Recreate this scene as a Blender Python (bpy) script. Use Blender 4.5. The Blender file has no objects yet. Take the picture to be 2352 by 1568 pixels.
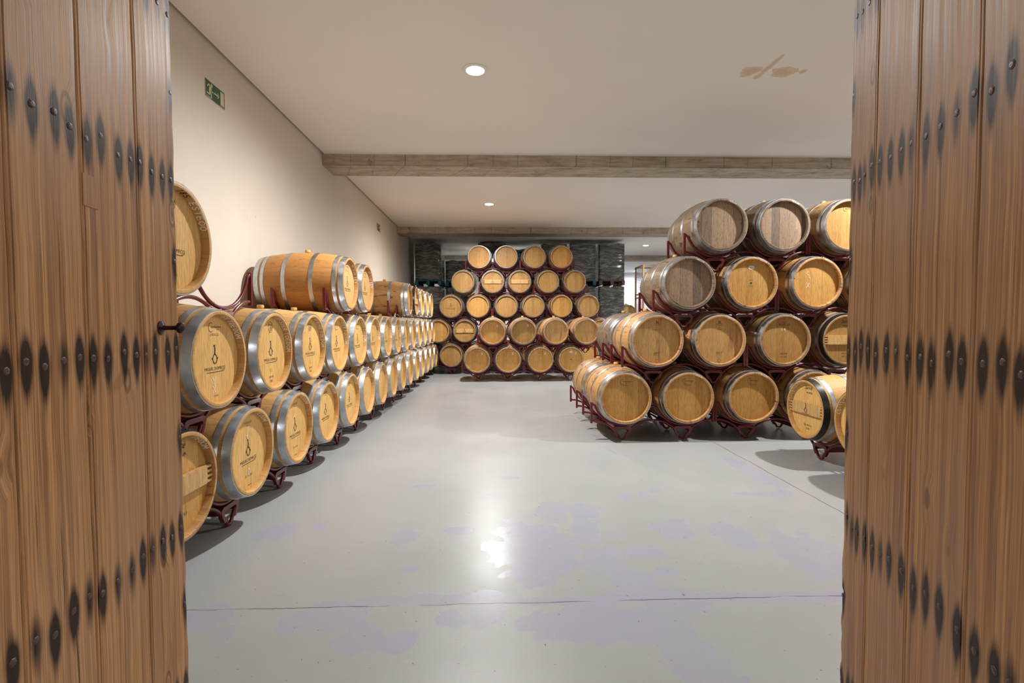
import bpy, bmesh, math, random
from mathutils import Matrix, Vector
import numpy as np
R = math.radians
PI = math.pi
random.seed(7)
SC = bpy.context.scene
COL = SC.collection

# ------------------------------------------------------------------ camera
EYE = 1.375
F, YAW, PITCH, ROLL = 1124.04, 0.0334, 0.0379, -0.0036
cy_, sy_, cp_, sp_ = math.cos(YAW), math.sin(YAW), math.cos(PITCH), math.sin(PITCH)
fw = Vector((sy_*cp_, cy_*cp_, -sp_)); rt = Vector((cy_, -sy_, 0)); up = rt.cross(fw)
r2 = rt*math.cos(ROLL) + up*math.sin(ROLL); u2 = up*math.cos(ROLL) - rt*math.sin(ROLL)
cd = bpy.data.cameras.new('camera'); cam = bpy.data.objects.new('camera', cd); COL.objects.link(cam)
M = Matrix((r2, u2, -fw)).transposed().to_4x4(); M.translation = (0, 0, EYE); cam.matrix_world = M
cd.sensor_width = 36; cd.lens = F/2352*36; cd.clip_start = 0.02; cd.clip_end = 200
SC.camera = cam
# ------------------------------------------------------------------ world, exposure
w = bpy.data.worlds.new('world'); SC.world = w; w.use_nodes = True
w.node_tree.nodes['Background'].inputs[0].default_value = (1.0, 0.93, 0.85, 1)
w.node_tree.nodes['Background'].inputs[1].default_value = 0.6
SC.view_settings.view_transform = 'Standard'; SC.view_settings.look = 'None'
SC.view_settings.gamma = 1; SC.view_settings.use_curve_mapping = False
SC.view_settings.exposure = 0.6
SC.cycles.use_denoising = True
SC.cycles.use_adaptive_sampling = True; SC.cycles.adaptive_threshold = .02
SC.cycles.max_bounces = 7; SC.cycles.diffuse_bounces = 5; SC.cycles.glossy_bounces = 4
SC.cycles.caustics_reflective = False; SC.cycles.caustics_refractive = False
SC.cycles.sample_clamp_indirect = 8
LAMPW = 520
WARM, COOL = (1.0, 0.985, 0.965), (0.72, 0.84, 1.0)
CEIL = 4.025
WALLX = -2.70
# lamp positions: x, y, colour, power factor
LAMPS = [(-0.2, 5.24, WARM, 1.0), (-0.13, 11.02, WARM, 1.0), (-0.1, 17.55, WARM, .9), (4.6, 4.65, WARM, 1.0),
         (5.15, 11.0, WARM, 1.0), (5.17, 16.77, WARM, 1.0), (7.2, 25.0, COOL, .6), (0.3, 23.0, WARM, .7)]

# ------------------------------------------------------------------ materials
def nt(name):
    m = bpy.data.materials.new(name); m.use_nodes = True
    t = m.node_tree; b = t.nodes['Principled BSDF']
    return m, t, b
class N:
    """tiny node helper"""
    def __init__(s, t): s.t = t
    def new(s, typ, **kw):
        n = s.t.nodes.new(typ)
        for k, v in kw.items(): setattr(n, k, v)
        return n
    def val(s, sock, v):
        if isinstance(v, bpy.types.NodeSocket): s.t.links.new(v, sock)
        else: sock.default_value = v
    def math(s, op, a, b=None, c=None, clamp=False):
        n = s.new('ShaderNodeMath', operation=op, use_clamp=clamp); s.val(n.inputs[0], a)
        if b is not None: s.val(n.inputs[1], b)
        if c is not None: s.val(n.inputs[2], c)
        return n.outputs[0]
    def vmath(s, op, a, b=None):
        n = s.new('ShaderNodeVectorMath', operation=op); s.val(n.inputs[0], a)
        if b is not None: s.val(n.inputs[1], b)
        return n.outputs['Value'] if op in ('LENGTH', 'DISTANCE') else n.outputs[0]
    def comb(s, x, y, z):
        n = s.new('ShaderNodeCombineXYZ'); s.val(n.inputs[0], x); s.val(n.inputs[1], y); s.val(n.inputs[2], z); return n.outputs[0]
    def sep(s, v):
        n = s.new('ShaderNodeSeparateXYZ'); s.val(n.inputs[0], v); return n.outputs
    def noise(s, v, scale, detail=3, rough=.5, dist=0):
        n = s.new('ShaderNodeTexNoise'); s.val(n.inputs['Vector'], v); n.inputs['Scale'].default_value = scale
        n.inputs['Detail'].default_value = detail; n.inputs['Roughness'].default_value = rough; n.inputs['Distortion'].default_value = dist
        return n.outputs[0]
    def white(s, v):
        n = s.new('ShaderNodeTexWhiteNoise', noise_dimensions='1D'); s.val(n.inputs['W'], v); return n.outputs[0]
    def ramp(s, f, a, b, lo=0., hi=1.):
        n = s.new('ShaderNodeMapRange'); s.val(n.inputs[0], f); n.inputs[1].default_value = a; n.inputs[2].default_value = b
        n.inputs[3].default_value = lo; n.inputs[4].default_value = hi; n.clamp = True; return n.outputs[0]
    def mix(s, f, a, b):
        n = s.new('ShaderNodeMix', data_type='RGBA'); s.val(n.inputs[0], f)
        for i, v in ((6, a), (7, b)):
            if isinstance(v, tuple) and len(v) == 3: v = (*v, 1)
            s.val(n.inputs[i], v)
        return n.outputs[2]
    def bump(s, h, strength=.3, dist=.01):
        n = s.new('ShaderNodeBump'); s.val(n.inputs['Height'], h); n.inputs['Strength'].default_value = strength; n.inputs['Distance'].default_value = dist
        return n.outputs[0]
    def obj(s): return s.new('ShaderNodeTexCoord').outputs['Object']
    def rnd(s): return s.new('ShaderNodeObjectInfo').outputs['Random']

def plain(name, col, rough=.5, metal=0., noise_amt=.0, scale=20, spec=.5):
    m, t, b = nt(name); n = N(t)
    b.inputs['Roughness'].default_value = rough; b.inputs['Metallic'].default_value = metal
    b.inputs['Specular IOR Level'].default_value = spec
    if noise_amt:
        f = n.noise(n.obj(), scale, 4)
        c = n.mix(n.ramp(f, .3, .7), tuple(x*(1-noise_amt) for x in col), tuple(min(1, x*(1+noise_amt)) for x in col))
        t.links.new(c, b.inputs['Base Color'])
    else: b.inputs['Base Color'].default_value = (*col, 1)
    return m

BZ = 0.345   # barrel axis above the barrel's base
def stave_mat(name, c1, c2, stain=.3, stain_col=(.03, .02, .015), red=0.):
    m, t, b = nt(name); n = N(t)
    x, y, z = n.sep(n.obj()); zz = n.math('SUBTRACT', z, BZ); rnd = n.rnd()
    a = n.math('ARCTAN2', x, zz)
    u = n.math('MULTIPLY', a, 30/(2*PI))
    u = n.math('ADD', u, n.math('MULTIPLY', n.math('SINE', n.math('MULTIPLY', u, 2.1)), .28))
    idx = n.math('FLOOR', u); fr = n.math('FRACT', u)
    wn = n.white(n.math('ADD', idx, n.math('MULTIPLY', rnd, 91.3)))
    gv = n.comb(n.math('MULTIPLY', u, 1.0), n.math('MULTIPLY', y, 3.0), n.math('MULTIPLY', rnd, 40.))
    g = n.noise(gv, 4.0, 5, .65)
    tone = n.math('ADD', n.math('MULTIPLY', wn, .55), n.math('MULTIPLY', n.ramp(g, .3, .7), .45))
    c = n.mix(tone, c1, c2)
    fine = n.noise(n.comb(n.math('MULTIPLY', u, 9.0), n.math('MULTIPLY', y, 9.0), rnd), 6.0, 2)
    c = n.mix(n.ramp(fine, .45, .75, 0, .35), c, tuple(q*.45 for q in c1))
    if stain:
        s = n.noise(n.comb(n.math('MULTIPLY', u, .55), n.math('MULTIPLY', y, 2.6), n.math('MULTIPLY', rnd, 77.)), 2.4, 5, .75)
        c = n.mix(n.ramp(s, .56, .65, 0, stain), c, stain_col)
    if red:
        s2 = n.noise(n.comb(n.math('MULTIPLY', u, .3), n.math('MULTIPLY', y, 3.), n.math('MULTIPLY', rnd, 33.)), 1.6, 3)
        c = n.mix(n.ramp(s2, .5, .72, 0, red), c, (.30, .07, .05))
    d = n.math('ABSOLUTE', n.math('SUBTRACT', fr, .5))
    joint = n.ramp(d, .478, .495)
    c = n.mix(n.math('MULTIPLY', joint, .55), c, (.06, .03, .015))
    t.links.new(c, b.inputs['Base Color'])
    b.inputs['Roughness'].default_value = .55; b.inputs['Specular IOR Level'].default_value = .35
    h = n.math('SUBTRACT', n.math('MULTIPLY', g, .5), joint)
    t.links.new(n.bump(h, .25, .003), b.inputs['Normal'])
    return m
def head_mat(name, c1, c2, var=.5, crack=.3, red=0.):
    m, t, b = nt(name); n = N(t)
    x, y, z = n.sep(n.obj()); rnd = n.rnd()
    u = n.math('ADD', n.math('DIVIDE', x, .088), n.math('MULTIPLY', rnd, 17.3))
    u = n.math('ADD', u, n.math('MULTIPLY', n.math('SINE', n.math('MULTIPLY', u, 1.7)), .22))
    idx = n.math('FLOOR', u); fr = n.math('FRACT', u)
    wn = n.white(n.math('ADD', idx, .5))
    off = n.math('MULTIPLY', idx, 3.7)
    wv = n.noise(n.comb(x, n.math('ADD', off, rnd), n.math('MULTIPLY', z, .9)), 7., 3, .6)
    g = n.noise(n.comb(n.math('ADD', n.math('MULTIPLY', x, 60.), n.math('MULTIPLY', wv, 5.)), off, n.math('MULTIPLY', z, 2.2)), 1.3, 4, .6)
    fig = n.noise(n.comb(n.math('MULTIPLY', x, 40.), n.math('ADD', off, 9.1), n.math('ADD', n.math('MULTIPLY', z, 45.), n.math('MULTIPLY', wv, 9.))), 1.0, 3, .6)
    tone = n.math('ADD', n.math('MULTIPLY', wn, var), n.math('MULTIPLY', n.ramp(g, .3, .7), 1-var))
    c = n.mix(tone, c1, c2)
    c = n.mix(n.ramp(fig, .56, .72, 0, crack*.8), c, tuple(q*.42 for q in c1))
    fine = n.noise(n.comb(n.math('MULTIPLY', x, 260.), off, n.math('MULTIPLY', z, 14.)), 1.0, 2)
    c = n.mix(n.ramp(fine, .48, .68, 0, .5), c, tuple(q*.4 for q in c1))
    if red:
        s2 = n.noise(n.comb(n.math('MULTIPLY', x, 14.), rnd, n.math('MULTIPLY', z, 2.)), 1.2, 3)
        c = n.mix(n.ramp(s2, .58, .7, 0, red), c, (.25, .05, .05))
    d = n.math('ABSOLUTE', n.math('SUBTRACT', fr, .5))
    joint = n.ramp(d, .485, .497)
    c = n.mix(n.math('MULTIPLY', joint, min(1, .45+crack*.8)), c, (.06, .03, .015))
    t.links.new(c, b.inputs['Base Color'])
    b.inputs['Roughness'].default_value = .5; b.inputs['Specular IOR Level'].default_value = .35
    t.links.new(n.bump(n.math('SUBTRACT', n.math('MULTIPLY', g, .4), joint), .2, .002), b.inputs['Normal'])
    return m

MT = {}
TONES = {
 'new':   (stave_mat('oak_staves_new', (.50, .265, .08), (.66, .39, .145), .25), head_mat('oak_head_new', (.62, .35, .10), (.80, .51, .185), .35, .1)),
 'amber': (stave_mat('oak_staves_amber', (.42, .18, .045), (.56, .29, .09), .3, red=.15), head_mat('oak_head_amber', (.55, .33, .12), (.70, .46, .20), .35, .1)),
 'used':  (stave_mat('oak_staves_used', (.40, .19, .06), (.60, .35, .13), .9, red=.35), head_mat('oak_head_used', (.44, .22, .05), (.64, .36, .105), .5, .25)),
 'wine':  (stave_mat('oak_staves_wine', (.42, .20, .07), (.62, .36, .14), .85, red=.55), head_mat('oak_head_wine', (.48, .27, .09), (.64, .39, .15), .45, .25, red=.5)),
 'grey':  (stave_mat('oak_staves_weathered', (.13, .085, .05), (.31, .21, .13), .9), head_mat('oak_head_weathered', (.13, .098, .078), (.47, .32, .205), .85, .7)),
 'pale':  (stave_mat('oak_staves_pale', (.26, .145, .055), (.40, .24, .105), .6), head_mat('oak_head_pale', (.33, .175, .048), (.49, .285, .095), .5, .3)),
}
def steel(name, c=(.60, .64, .68), r=.34):
    m, t, b = nt(name); n = N(t)
    f = n.noise(n.obj(), 14, 5, .6); f2 = n.noise(n.obj(), 90, 2)
    c_ = n.mix(n.ramp(f, .3, .7), tuple(q*.7 for q in c), c)
    t.links.new(c_, b.inputs['Base Color']); b.inputs['Metallic'].default_value = 1
    t.links.new(n.ramp(f, .3, .7, r-.06, r+.14), b.inputs['Roughness'])
    t.links.new(n.bump(f2, .05, .002), b.inputs['Normal'])
    return m
M_HOOP = steel('galvanised_steel'); M_BLACK = plain('black_painted_steel', (.012, .012, .014), .3)
def rack_mat():
    m, t, b = nt('maroon_paint'); n = N(t)
    f = n.noise(n.obj(), 9, 5, .7)
    c = n.mix(n.ramp(f, .66, .70), (.135, .010, .017), (.32, .12, .05))
    t.links.new(c, b.inputs['Base Color']); b.inputs['Roughness'].default_value = .28
    return m
M_RACK = rack_mat()
M_BUNG = plain('amber_bung', (.66, .40, .12), .45, noise_amt=.15)
M_INK = plain('burnt_brand', (.035, .022, .016), .7)
M_FAINT = plain('faint_brand', (.16, .085, .035), .7)
M_CHALK = plain('chalk', (.90, .87, .82), .9)
M_BLACKINK = plain('black_marker', (.01, .01, .02), .6)
M_STICKER = plain('white_sticker', (.72, .70, .66), .5)
M_YELLOW = plain('yellow_label', (.65, .38, .03), .5)
M_BAR = head_mat('cross_plank_wood', (.50, .29, .105), (.66, .42, .18), .1, .05)
M_IRON = plain('rusty_iron', (.09, .05, .042), .5, .3, .5, 60)
M_KNOB = plain('dark_bronze', (.045, .03, .035), .3, .85, .3, 40)

def wall_mat(name, c, amt=.05, streak=True):
    m, t, b = nt(name); n = N(t); o = n.obj()
    f = n.noise(o, 1.3, 5, .6); f2 = n.noise(o, 60, 3)
    col = n.mix(n.ramp(f, .3, .7), tuple(q*(1-amt) for q in c), c)
    if streak:
        x, y, z = n.sep(o)
        s = n.noise(n.comb(x, n.math('MULTIPLY', y, 14.), n.math('MULTIPLY', z, 5.)), 1.0, 2, .6)
        col = n.mix(n.ramp(s, .735, .76, 0, .28), col, tuple(q*.55 for q in c))
    t.links.new(col, b.inputs['Base Color']); b.inputs['Roughness'].default_value = .8
    b.inputs['Specular IOR Level'].default_value = .2
    t.links.new(n.bump(n.math('ADD', f, n.math('MULTIPLY', f2, .15)), .12, .02), b.inputs['Normal'])
    return m
M_WALL = wall_mat('cream_plaster', (.70, .645, .56))
M_WALLW = wall_mat('white_plaster', (.80, .75, .72), .04, False)
def ceiling_mat():
    m, t, b = nt('ceiling_plaster'); n = N(t); o = n.obj()
    x, y, z = n.sep(o)
    f = n.noise(o, .7, 4, .5)
    c = n.mix(n.ramp(f, .3, .7), (.84, .815, .785), (.88, .85, .82))
    # worn patches where the paint has come off
    nz = n.noise(o, 9, 5, .65)
    tot = None
    for (bx, by, rx, ry, ro) in [(2.70, 5.20, .10, .12, 0.3), (3.07, 5.20, .15, .115, .3), (2.86, 5.08, .29, .034, 1.62), (3.27, 5.18, .035, .05, .4), (2.84, 5.31, .035, .05, 0)]:
        mp = n.new('ShaderNodeMapping', vector_type='TEXTURE'); t.links.new(o, mp.inputs[0])
        mp.inputs[1].default_value = (bx, by, CEIL); mp.inputs[2].default_value = (0, 0, ro); mp.inputs[3].default_value = (rx, ry, 1)
        l = n.vmath('LENGTH', mp.outputs[0]); tot = l if tot is None else n.math('MINIMUM', tot, l)
    q = n.math('ADD', tot, n.math('MULTIPLY', n.math('SUBTRACT', nz, .5), 1.6))
    c = n.mix(n.ramp(q, .92, .98, 1, 0), c, (.74, .60, .45)); c = n.mix(n.ramp(q, .50, .55, .75, 0), c, (.66, .52, .42))
    t.links.new(c, b.inputs['Base Color']); b.inputs['Roughness'].default_value = .85; b.inputs['Specular IOR Level'].default_value = .15
    return m
BLOBS = [(-1.44,3.23,.13,.12),(-1.19,3.33,.05,.07),(-.59,3.11,.09,.12),(-.24,3.22,.09,.06),(-.49,2.71,.05,.03),(-.82,2.27,.2,.12),(-.6,2.13,.1,.12),(-1.37,2.30,.1,.10),(-1.21,2.18,.05,.06),(-.41,2.08,.08,.07),(-.22,2.23,.08,.07),(-.04,2.31,.1,.14),(.23,2.92,.28,.42),(.4,3.5,.12,.2),(.64,3.51,.14,.16),(.59,3.23,.08,.28),(.61,2.76,.15,.16),(.88,2.86,.12,.09),(.72,2.53,.13,.13),(1.18,3.18,.14,.15),(1.52,3.06,.13,.19),(1.86,2.77,.2,.32),(.5,2.18,.38,.15),(.81,1.92,.12,.26),(.86,2.33,.22,.11),(2.17,3.8,.24,.06),(1.02,3.78,.05,.07),(1.17,3.82,.04,.07),(1.29,3.91,.05,.05),(.76,3.1,.07,.04),(.69,2.92,.04,.04),(.94,2.63,.07,.07),(-.31,2.40,.54,.05),(.77,2.36,.85,.045),(1.54,2.35,.3,.05),(.86,1.6,.13,.25),(2.35,4.4,.1,.5),(-.05,3.9,.06,.05),(.1,4.3,.08,.05),(-.6,4.1,.1,.05)]
def floor_mat():
    m, t, b = nt('grey_epoxy_floor'); n = N(t); o = n.obj(); x, y, z = n.sep(o)
    f = n.noise(o, .8, 5, .6); f2 = n.noise(n.comb(n.math('MULTIPLY', x, .6), n.math('MULTIPLY', y, 3.), z), 3, 5, .65)
    c = n.mix(n.ramp(f, .3, .7), (.315, .325, .328), (.352, .360, .358))
    c = n.mix(n.ramp(f2, .55, .8, 0, .35), c, (.35, .325, .29))
    nz = n.noise(o, 8, 1.5, .45); nzv = n.math('MULTIPLY', n.math('SUBTRACT', nz, .5), 1.5)
    tot = n.new('ShaderNodeAttribute', attribute_name='patch').outputs['Fac']
    q = n.math('ADD', tot, nzv)
    patch = n.ramp(q, .96, 1.02, 1, 0)
    pc = n.mix(n.ramp(n.noise(o, 1.6, 2), .4, .6), (.335, .325, .415), (.325, .33, .395))
    c = n.mix(n.math('MULTIPLY', patch, .85), c, pc)
    # specks, scratches
    sp = n.noise(o, 42, 2, .5); c = n.mix(n.ramp(sp, .725, .75, 0, .75), c, (.12, .08, .06))
    sc = n.noise(n.comb(n.math('MULTIPLY', x, 3.), n.math('MULTIPLY', y, 30.), 0.), 1.4, 3, .6); c = n.mix(n.ramp(sc, .66, .74, 0, .3), c, (.30, .25, .2))
    # saw-cut joints
    wob = n.math('MULTIPLY', n.math('SUBTRACT', n.noise(o, 5, 3), .5), .03)
    brk = n.ramp(n.noise(o, 3.1, 3), .35, .5)
    j1 = n.ramp(n.math('ABSOLUTE', n.math('ADD', n.math('SUBTRACT', y, 2.353), wob)), .002, .0045, 1, 0)
    j2 = n.ramp(n.math('ABSOLUTE', n.math('ADD', n.math('SUBTRACT', x, 2.49), wob)), .002, .0055, 1, 0)
    j3 = n.ramp(n.math('ABSOLUTE', n.math('SUBTRACT', y, 8.2)), .002, .006, .6, 0)
    j = n.math('MAXIMUM', n.math('MULTIPLY', j1, brk), n.math('MAXIMUM', j2, j3))
    c = n.mix(n.math('MULTIPLY', j, .85), c, (.09, .06, .06))
    t.links.new(c, b.inputs['Base Color'])
    rg = n.ramp(f, .3, .7, .27, .36); rr = n.math('SUBTRACT', rg, n.math('MULTIPLY', patch, .05))
    t.links.new(rr, b.inputs['Roughness']); b.inputs['Specular IOR Level'].default_value = .27
    h = n.math('ADD', n.math('MULTIPLY', n.noise(o, 7, 3), .5), n.math('ADD', n.math('MULTIPLY', n.noise(o, 60, 2), .16), n.math('MULTIPLY', patch, -.05)))
    t.links.new(n.bump(n.math('SUBTRACT', h, j), .12, .01), b.inputs['Normal'])
    return m
def concrete_mat():
    m, t, b = nt('board_marked_concrete'); n = N(t); o = n.obj(); x, y, z = n.sep(o)
    f = n.noise(n.comb(n.math('MULTIPLY', x, 1.2), n.math('MULTIPLY', y, 6.), n.math('MULTIPLY', z, 14.)), 1.6, 6, .7)
    f2 = n.noise(o, 5, 5, .7)
    c = n.mix(n.ramp(f, .3, .7), (.27, .22, .155), (.60, .52, .41)); c = n.mix(n.ramp(f2, .5, .75, 0, .7), c, (.56, .53, .50))
    c = n.mix(n.ramp(f2, .30, .38, .6, 0), c, (.07, .05, .035))
    bd = n.math('ABSOLUTE', n.math('SUBTRACT', n.math('FRACT', n.math('ADD', n.math('ADD', n.math('MULTIPLY', x, 1.7), n.math('MULTIPLY', y, .9)), n.math('MULTIPLY', n.math('SINE', n.math('MULTIPLY', x, 3.1)), .35))), .5))
    jt = n.ramp(bd, .485, .498, 0, .6); c = n.mix(jt, c, (.08, .06, .04))
    t.links.new(c, b.inputs['Base Color']); b.inputs['Roughness'].default_value = .85
    t.links.new(n.bump(n.math('SUBTRACT', n.math('ADD', f, f2), jt), .4, .01), b.inputs['Normal'])
    return m
def door_wood(name, k):
    m, t, b = nt(name); n = N(t); o = n.obj(); x, y, z = n.sep(o); rnd = n.rnd()
    at = n.new('ShaderNodeAttribute', attribute_name='stain').outputs['Fac']
    off = n.math('MULTIPLY', rnd, 50.)
    # knots bend the grain
    kv = n.new('ShaderNodeTexVoronoi', feature='F1'); n.val(kv.inputs['Vector'], n.comb(n.math('MULTIPLY', x, 7.), off, n.math('MULTIPLY', z, 3.2)))
    kv.inputs['Scale'].default_value = 1.0; kd = kv.outputs['Distance']
    near = n.ramp(kd, 0.02, .22, 1, 0)
    wv = n.noise(n.comb(n.math('MULTIPLY', x, 2.), off, n.math('MULTIPLY', z, .8)), 3., 3, .6)
    gx = n.math('ADD', n.math('MULTIPLY', x, 105.), n.math('ADD', n.math('MULTIPLY', wv, 1.5), n.math('MULTIPLY', near, 2.4)))
    g = n.noise(n.comb(gx, off, n.math('MULTIPLY', z, .9)), 1.0, 5, .62)
    fine = n.noise(n.comb(n.math('MULTIPLY', gx, 5.), off, n.math('MULTIPLY', z, 5.)), 1.0, 3, .6)
    big = n.noise(n.comb(n.math('MULTIPLY', x, 3.), off, n.math('MULTIPLY', z, 1.1)), 1.5, 3)
    c = n.mix(n.ramp(g, .28, .72), tuple(q*k for q in (.13, .060, .024)), tuple(q*k for q in (.40, .225, .105)))
    c = n.mix(n.ramp(fine, .46, .66, 0, .55), c, tuple(q*k for q in (.085, .038, .016)))
    vf = n.noise(n.comb(n.math('MULTIPLY', gx, 14.), off, n.math('MULTIPLY', z, 12.)), 1.0, 2, .6)
    c = n.mix(n.ramp(vf, .5, .7, 0, .35), c, tuple(q*k for q in (.07, .032, .015)))
    c = n.mix(n.ramp(big, .42, .70, 0, .6), c, tuple(q*k for q in (.24, .145, .085)))
    ds = n.noise(n.comb(n.math('MULTIPLY', x, 22.), off, n.math('MULTIPLY', z, 1.0)), 1.3, 4, .65)
    c = n.mix(n.ramp(ds, .56, .70, 0, .6), c, tuple(q*k for q in (.10, .045, .02)))
    cr = n.noise(n.comb(n.math('MULTIPLY', x, 140.), off, n.math('MULTIPLY', z, 1.6)), 1.0, 2, .5)
    c = n.mix(n.ramp(cr, .72, .76, 0, .8), c, (.025, .012, .007))
    c = n.mix(n.ramp(kd, .03, .085, .85, 0), c, (.06, .028, .014))
    ring = n.math('ABSOLUTE', n.math('SUBTRACT', kd, .11)); c = n.mix(n.ramp(ring, .008, .02, .5, 0), c, (.06, .028, .014))
    stn = n.math('MULTIPLY', at, n.ramp(n.noise(n.comb(n.math('MULTIPLY', x, 90.), off, n.math('MULTIPLY', z, 4.)), 1.0, 3, .6), .25, .6, .65, 1.1))
    c = n.mix(n.ramp(stn, .08, .75, 0, .95), c, (.012, .008, .008))
    t.links.new(c, b.inputs['Base Color'])
    t.links.new(n.ramp(g, .3, .7, .40, .56), b.inputs['Roughness']); b.inputs['Specular IOR Level'].default_value = .14
    h = n.math('ADD', g, n.math('MULTIPLY', fine, .5))
    t.links.new(n.bump(h, .2, .002), b.inputs['Normal'])
    return m
def wrap_mat(name, c0, c1):
    m, t, b = nt(name); n = N(t); o = n.obj(); x, y, z = n.sep(o); rnd = n.rnd()
    wob = n.math('MULTIPLY', n.noise(n.comb(x, n.math('ADD', y, n.math('MULTIPLY', rnd, 30.)), z), 2.0, 2), 5.)
    v = n.comb(n.math('MULTIPLY', x, 4.), n.math('ADD', n.math('MULTIPLY', y, 4.), n.math('MULTIPLY', rnd, 30.)), n.math('ADD', n.math('MULTIPLY', z, 22.), wob))
    wv = n.noise(v, 1.0, 4, .6, .8); fine = n.noise(n.comb(n.math('MULTIPLY', x, 22.), n.math('MULTIPLY', y, 22.), n.math('MULTIPLY', z, 60.)), 1.0, 3, .7)
    c = n.mix(n.ramp(wv, .45, .7), c0, c1)  # glints painted into the colour: wrinkle ridges go pale
    t.links.new(c, b.inputs['Base Color']); b.inputs['Roughness'].default_value = .26; b.inputs['Metallic'].default_value = .2
    b.inputs['Coat Weight'].default_value = 1.; b.inputs['Coat Roughness'].default_value = .08
    h = n.math('ADD', wv, n.math('MULTIPLY', fine, .7)); t.links.new(n.bump(h, 1.0, .14), b.inputs['Normal'])
    return m
def board_mat(name, c):
    m, t, b = nt(name); n = N(t); o = n.obj(); x, y, z = n.sep(o)
    g = n.noise(n.comb(n.math('MULTIPLY', x, 2.), n.math('MULTIPLY', y, 30.), n.math('MULTIPLY', z, 20.)), 1, 4, .6)
    t.links.new(n.mix(n.ramp(g, .3, .7), tuple(q*.6 for q in c), c), b.inputs['Base Color']); b.inputs['Roughness'].default_value = .75
    return m
def glow(name, c, s):
    m, t, b = nt(name); b.inputs['Base Color'].default_value = (.9, .9, .9, 1)
    b.inputs['Emission Color'].default_value = (*c, 1); b.inputs['Emission Strength'].default_value = s
    return m

# ------------------------------------------------------------------ mesh helpers
def mesh(name, V, Fc, smooth=35):
    me = bpy.data.meshes.new(name); me.from_pydata([tuple(v) for v in V], [], Fc); me.update()
    if smooth:
        me.polygons.foreach_set('use_smooth', [True]*len(me.polygons)); me.set_sharp_from_angle(angle=R(smooth))
    return me
class MB:
    def __init__(s): s.v = []; s.f = []
    def add(s, V, Fc):
        b = len(s.v); s.v += [tuple(v) for v in V]; s.f += [tuple(b+i for i in f) for f in Fc]; return s
    def box(s, x0, x1, y0, y1, z0, z1):
        return s.add([(x0,y0,z0),(x1,y0,z0),(x1,y1,z0),(x0,y1,z0),(x0,y0,z1),(x1,y0,z1),(x1,y1,z1),(x0,y1,z1)],
                     [(0,3,2,1),(4,5,6,7),(0,1,5,4),(1,2,6,5),(2,3,7,6),(3,0,4,7)])
    def bbox(s, x0, x1, y0, y1, z0, z1, b=.004):
        bm = bmesh.new(); bmesh.ops.create_cube(bm, size=1)
        for v in bm.verts: v.co = Vector(((x0+x1)/2+v.co.x*(x1-x0), (y0+y1)/2+v.co.y*(y1-y0), (z0+z1)/2+v.co.z*(z1-z0)))
        bmesh.ops.bevel(bm, geom=bm.edges[:], offset=b, segments=2, affect='EDGES')
        bm.verts.index_update(); s.add([v.co[:] for v in bm.verts], [[v.index for v in f.verts] for f in bm.faces]); bm.free(); return s
    def tube(s, P, r, n=10):
        P = [Vector(p) for p in P]; V = []; Fc = []; u = None
        for i, p in enumerate(P):
            tn = (P[min(i+1, len(P)-1)]-P[max(i-1, 0)]).normalized()
            if u is None: u = (Vector((0, 1, 0)) if abs(tn.y) < .9 else Vector((1, 0, 0)))
            u = (u-tn*u.dot(tn)).normalized(); w_ = tn.cross(u)
            for k in range(n):
                a = 2*PI*k/n; V.append(p+u*r*math.cos(a)+w_*r*math.sin(a))
        for i in range(len(P)-1):
            for k in range(n):
                a, b = i*n+k, i*n+(k+1) % n; Fc.append((a, b, b+n, a+n))
        Fc.append(tuple(range(n))[::-1]); Fc.append(tuple(range((len(P)-1)*n, len(P)*n)))
        return s.add(V, Fc)
    def lathe(s, prof, n=64, closed=True, axis='y', cz=0., caps=False):
        V = []; m = len(prof)
        for k in range(n):
            a = 2*PI*k/n
            for (h, r) in prof:
                V.append((r*math.sin(a), h, cz+r*math.cos(a)) if axis == 'y' else (r*math.sin(a), r*math.cos(a), h+cz))
        Fc = []
        for k in range(n):
            for i in range(m if closed else m-1):
                j = (i+1) % m; a, b = k*m, ((k+1) % n)*m; Fc.append((a+i, b+i, b+j, a+j))
        if caps:
            Fc.append(tuple(k*m for k in range(n))); Fc.append(tuple(k*m+m-1 for k in range(n))[::-1])
        return s.add(V, Fc)
    def mesh(s, name, smooth=35): 
        me = mesh(name, s.v, s.f, smooth)
        bm = bmesh.new(); bm.from_mesh(me); bmesh.ops.recalc_face_normals(bm, faces=bm.faces[:]); bm.to_mesh(me); bm.free()
        return me
def link(name, me, mat=None, parent=None, loc=None, rot=None):
    o = bpy.data.objects.new(name, me); COL.objects.link(o)
    if mat is not None and not me.materials: me.materials.append(mat)
    if mat is not None and me.materials[0] != mat:
        o.material_slots[0].link = 'OBJECT'; o.material_slots[0].material = mat
    if parent: o.parent = parent
    if loc: o.location = loc
    if rot: o.rotation_euler = rot
    return o
def thing(name, label, cat, loc=(0, 0, 0), rz=0., group=None, me=None, mat=None):
    o = bpy.data.objects.new(name, me); COL.objects.link(o)
    if me is not None and mat is not None and not me.materials: me.materials.append(mat)
    o.location = loc; o.rotation_euler = (0, 0, rz); o['label'] = label; o['category'] = cat
    if group: o['group'] = group
    return o
def struct(name, me, mat, **kw):
    o = link(name, me, mat, **kw); o['kind'] = 'structure'; return o

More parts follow.
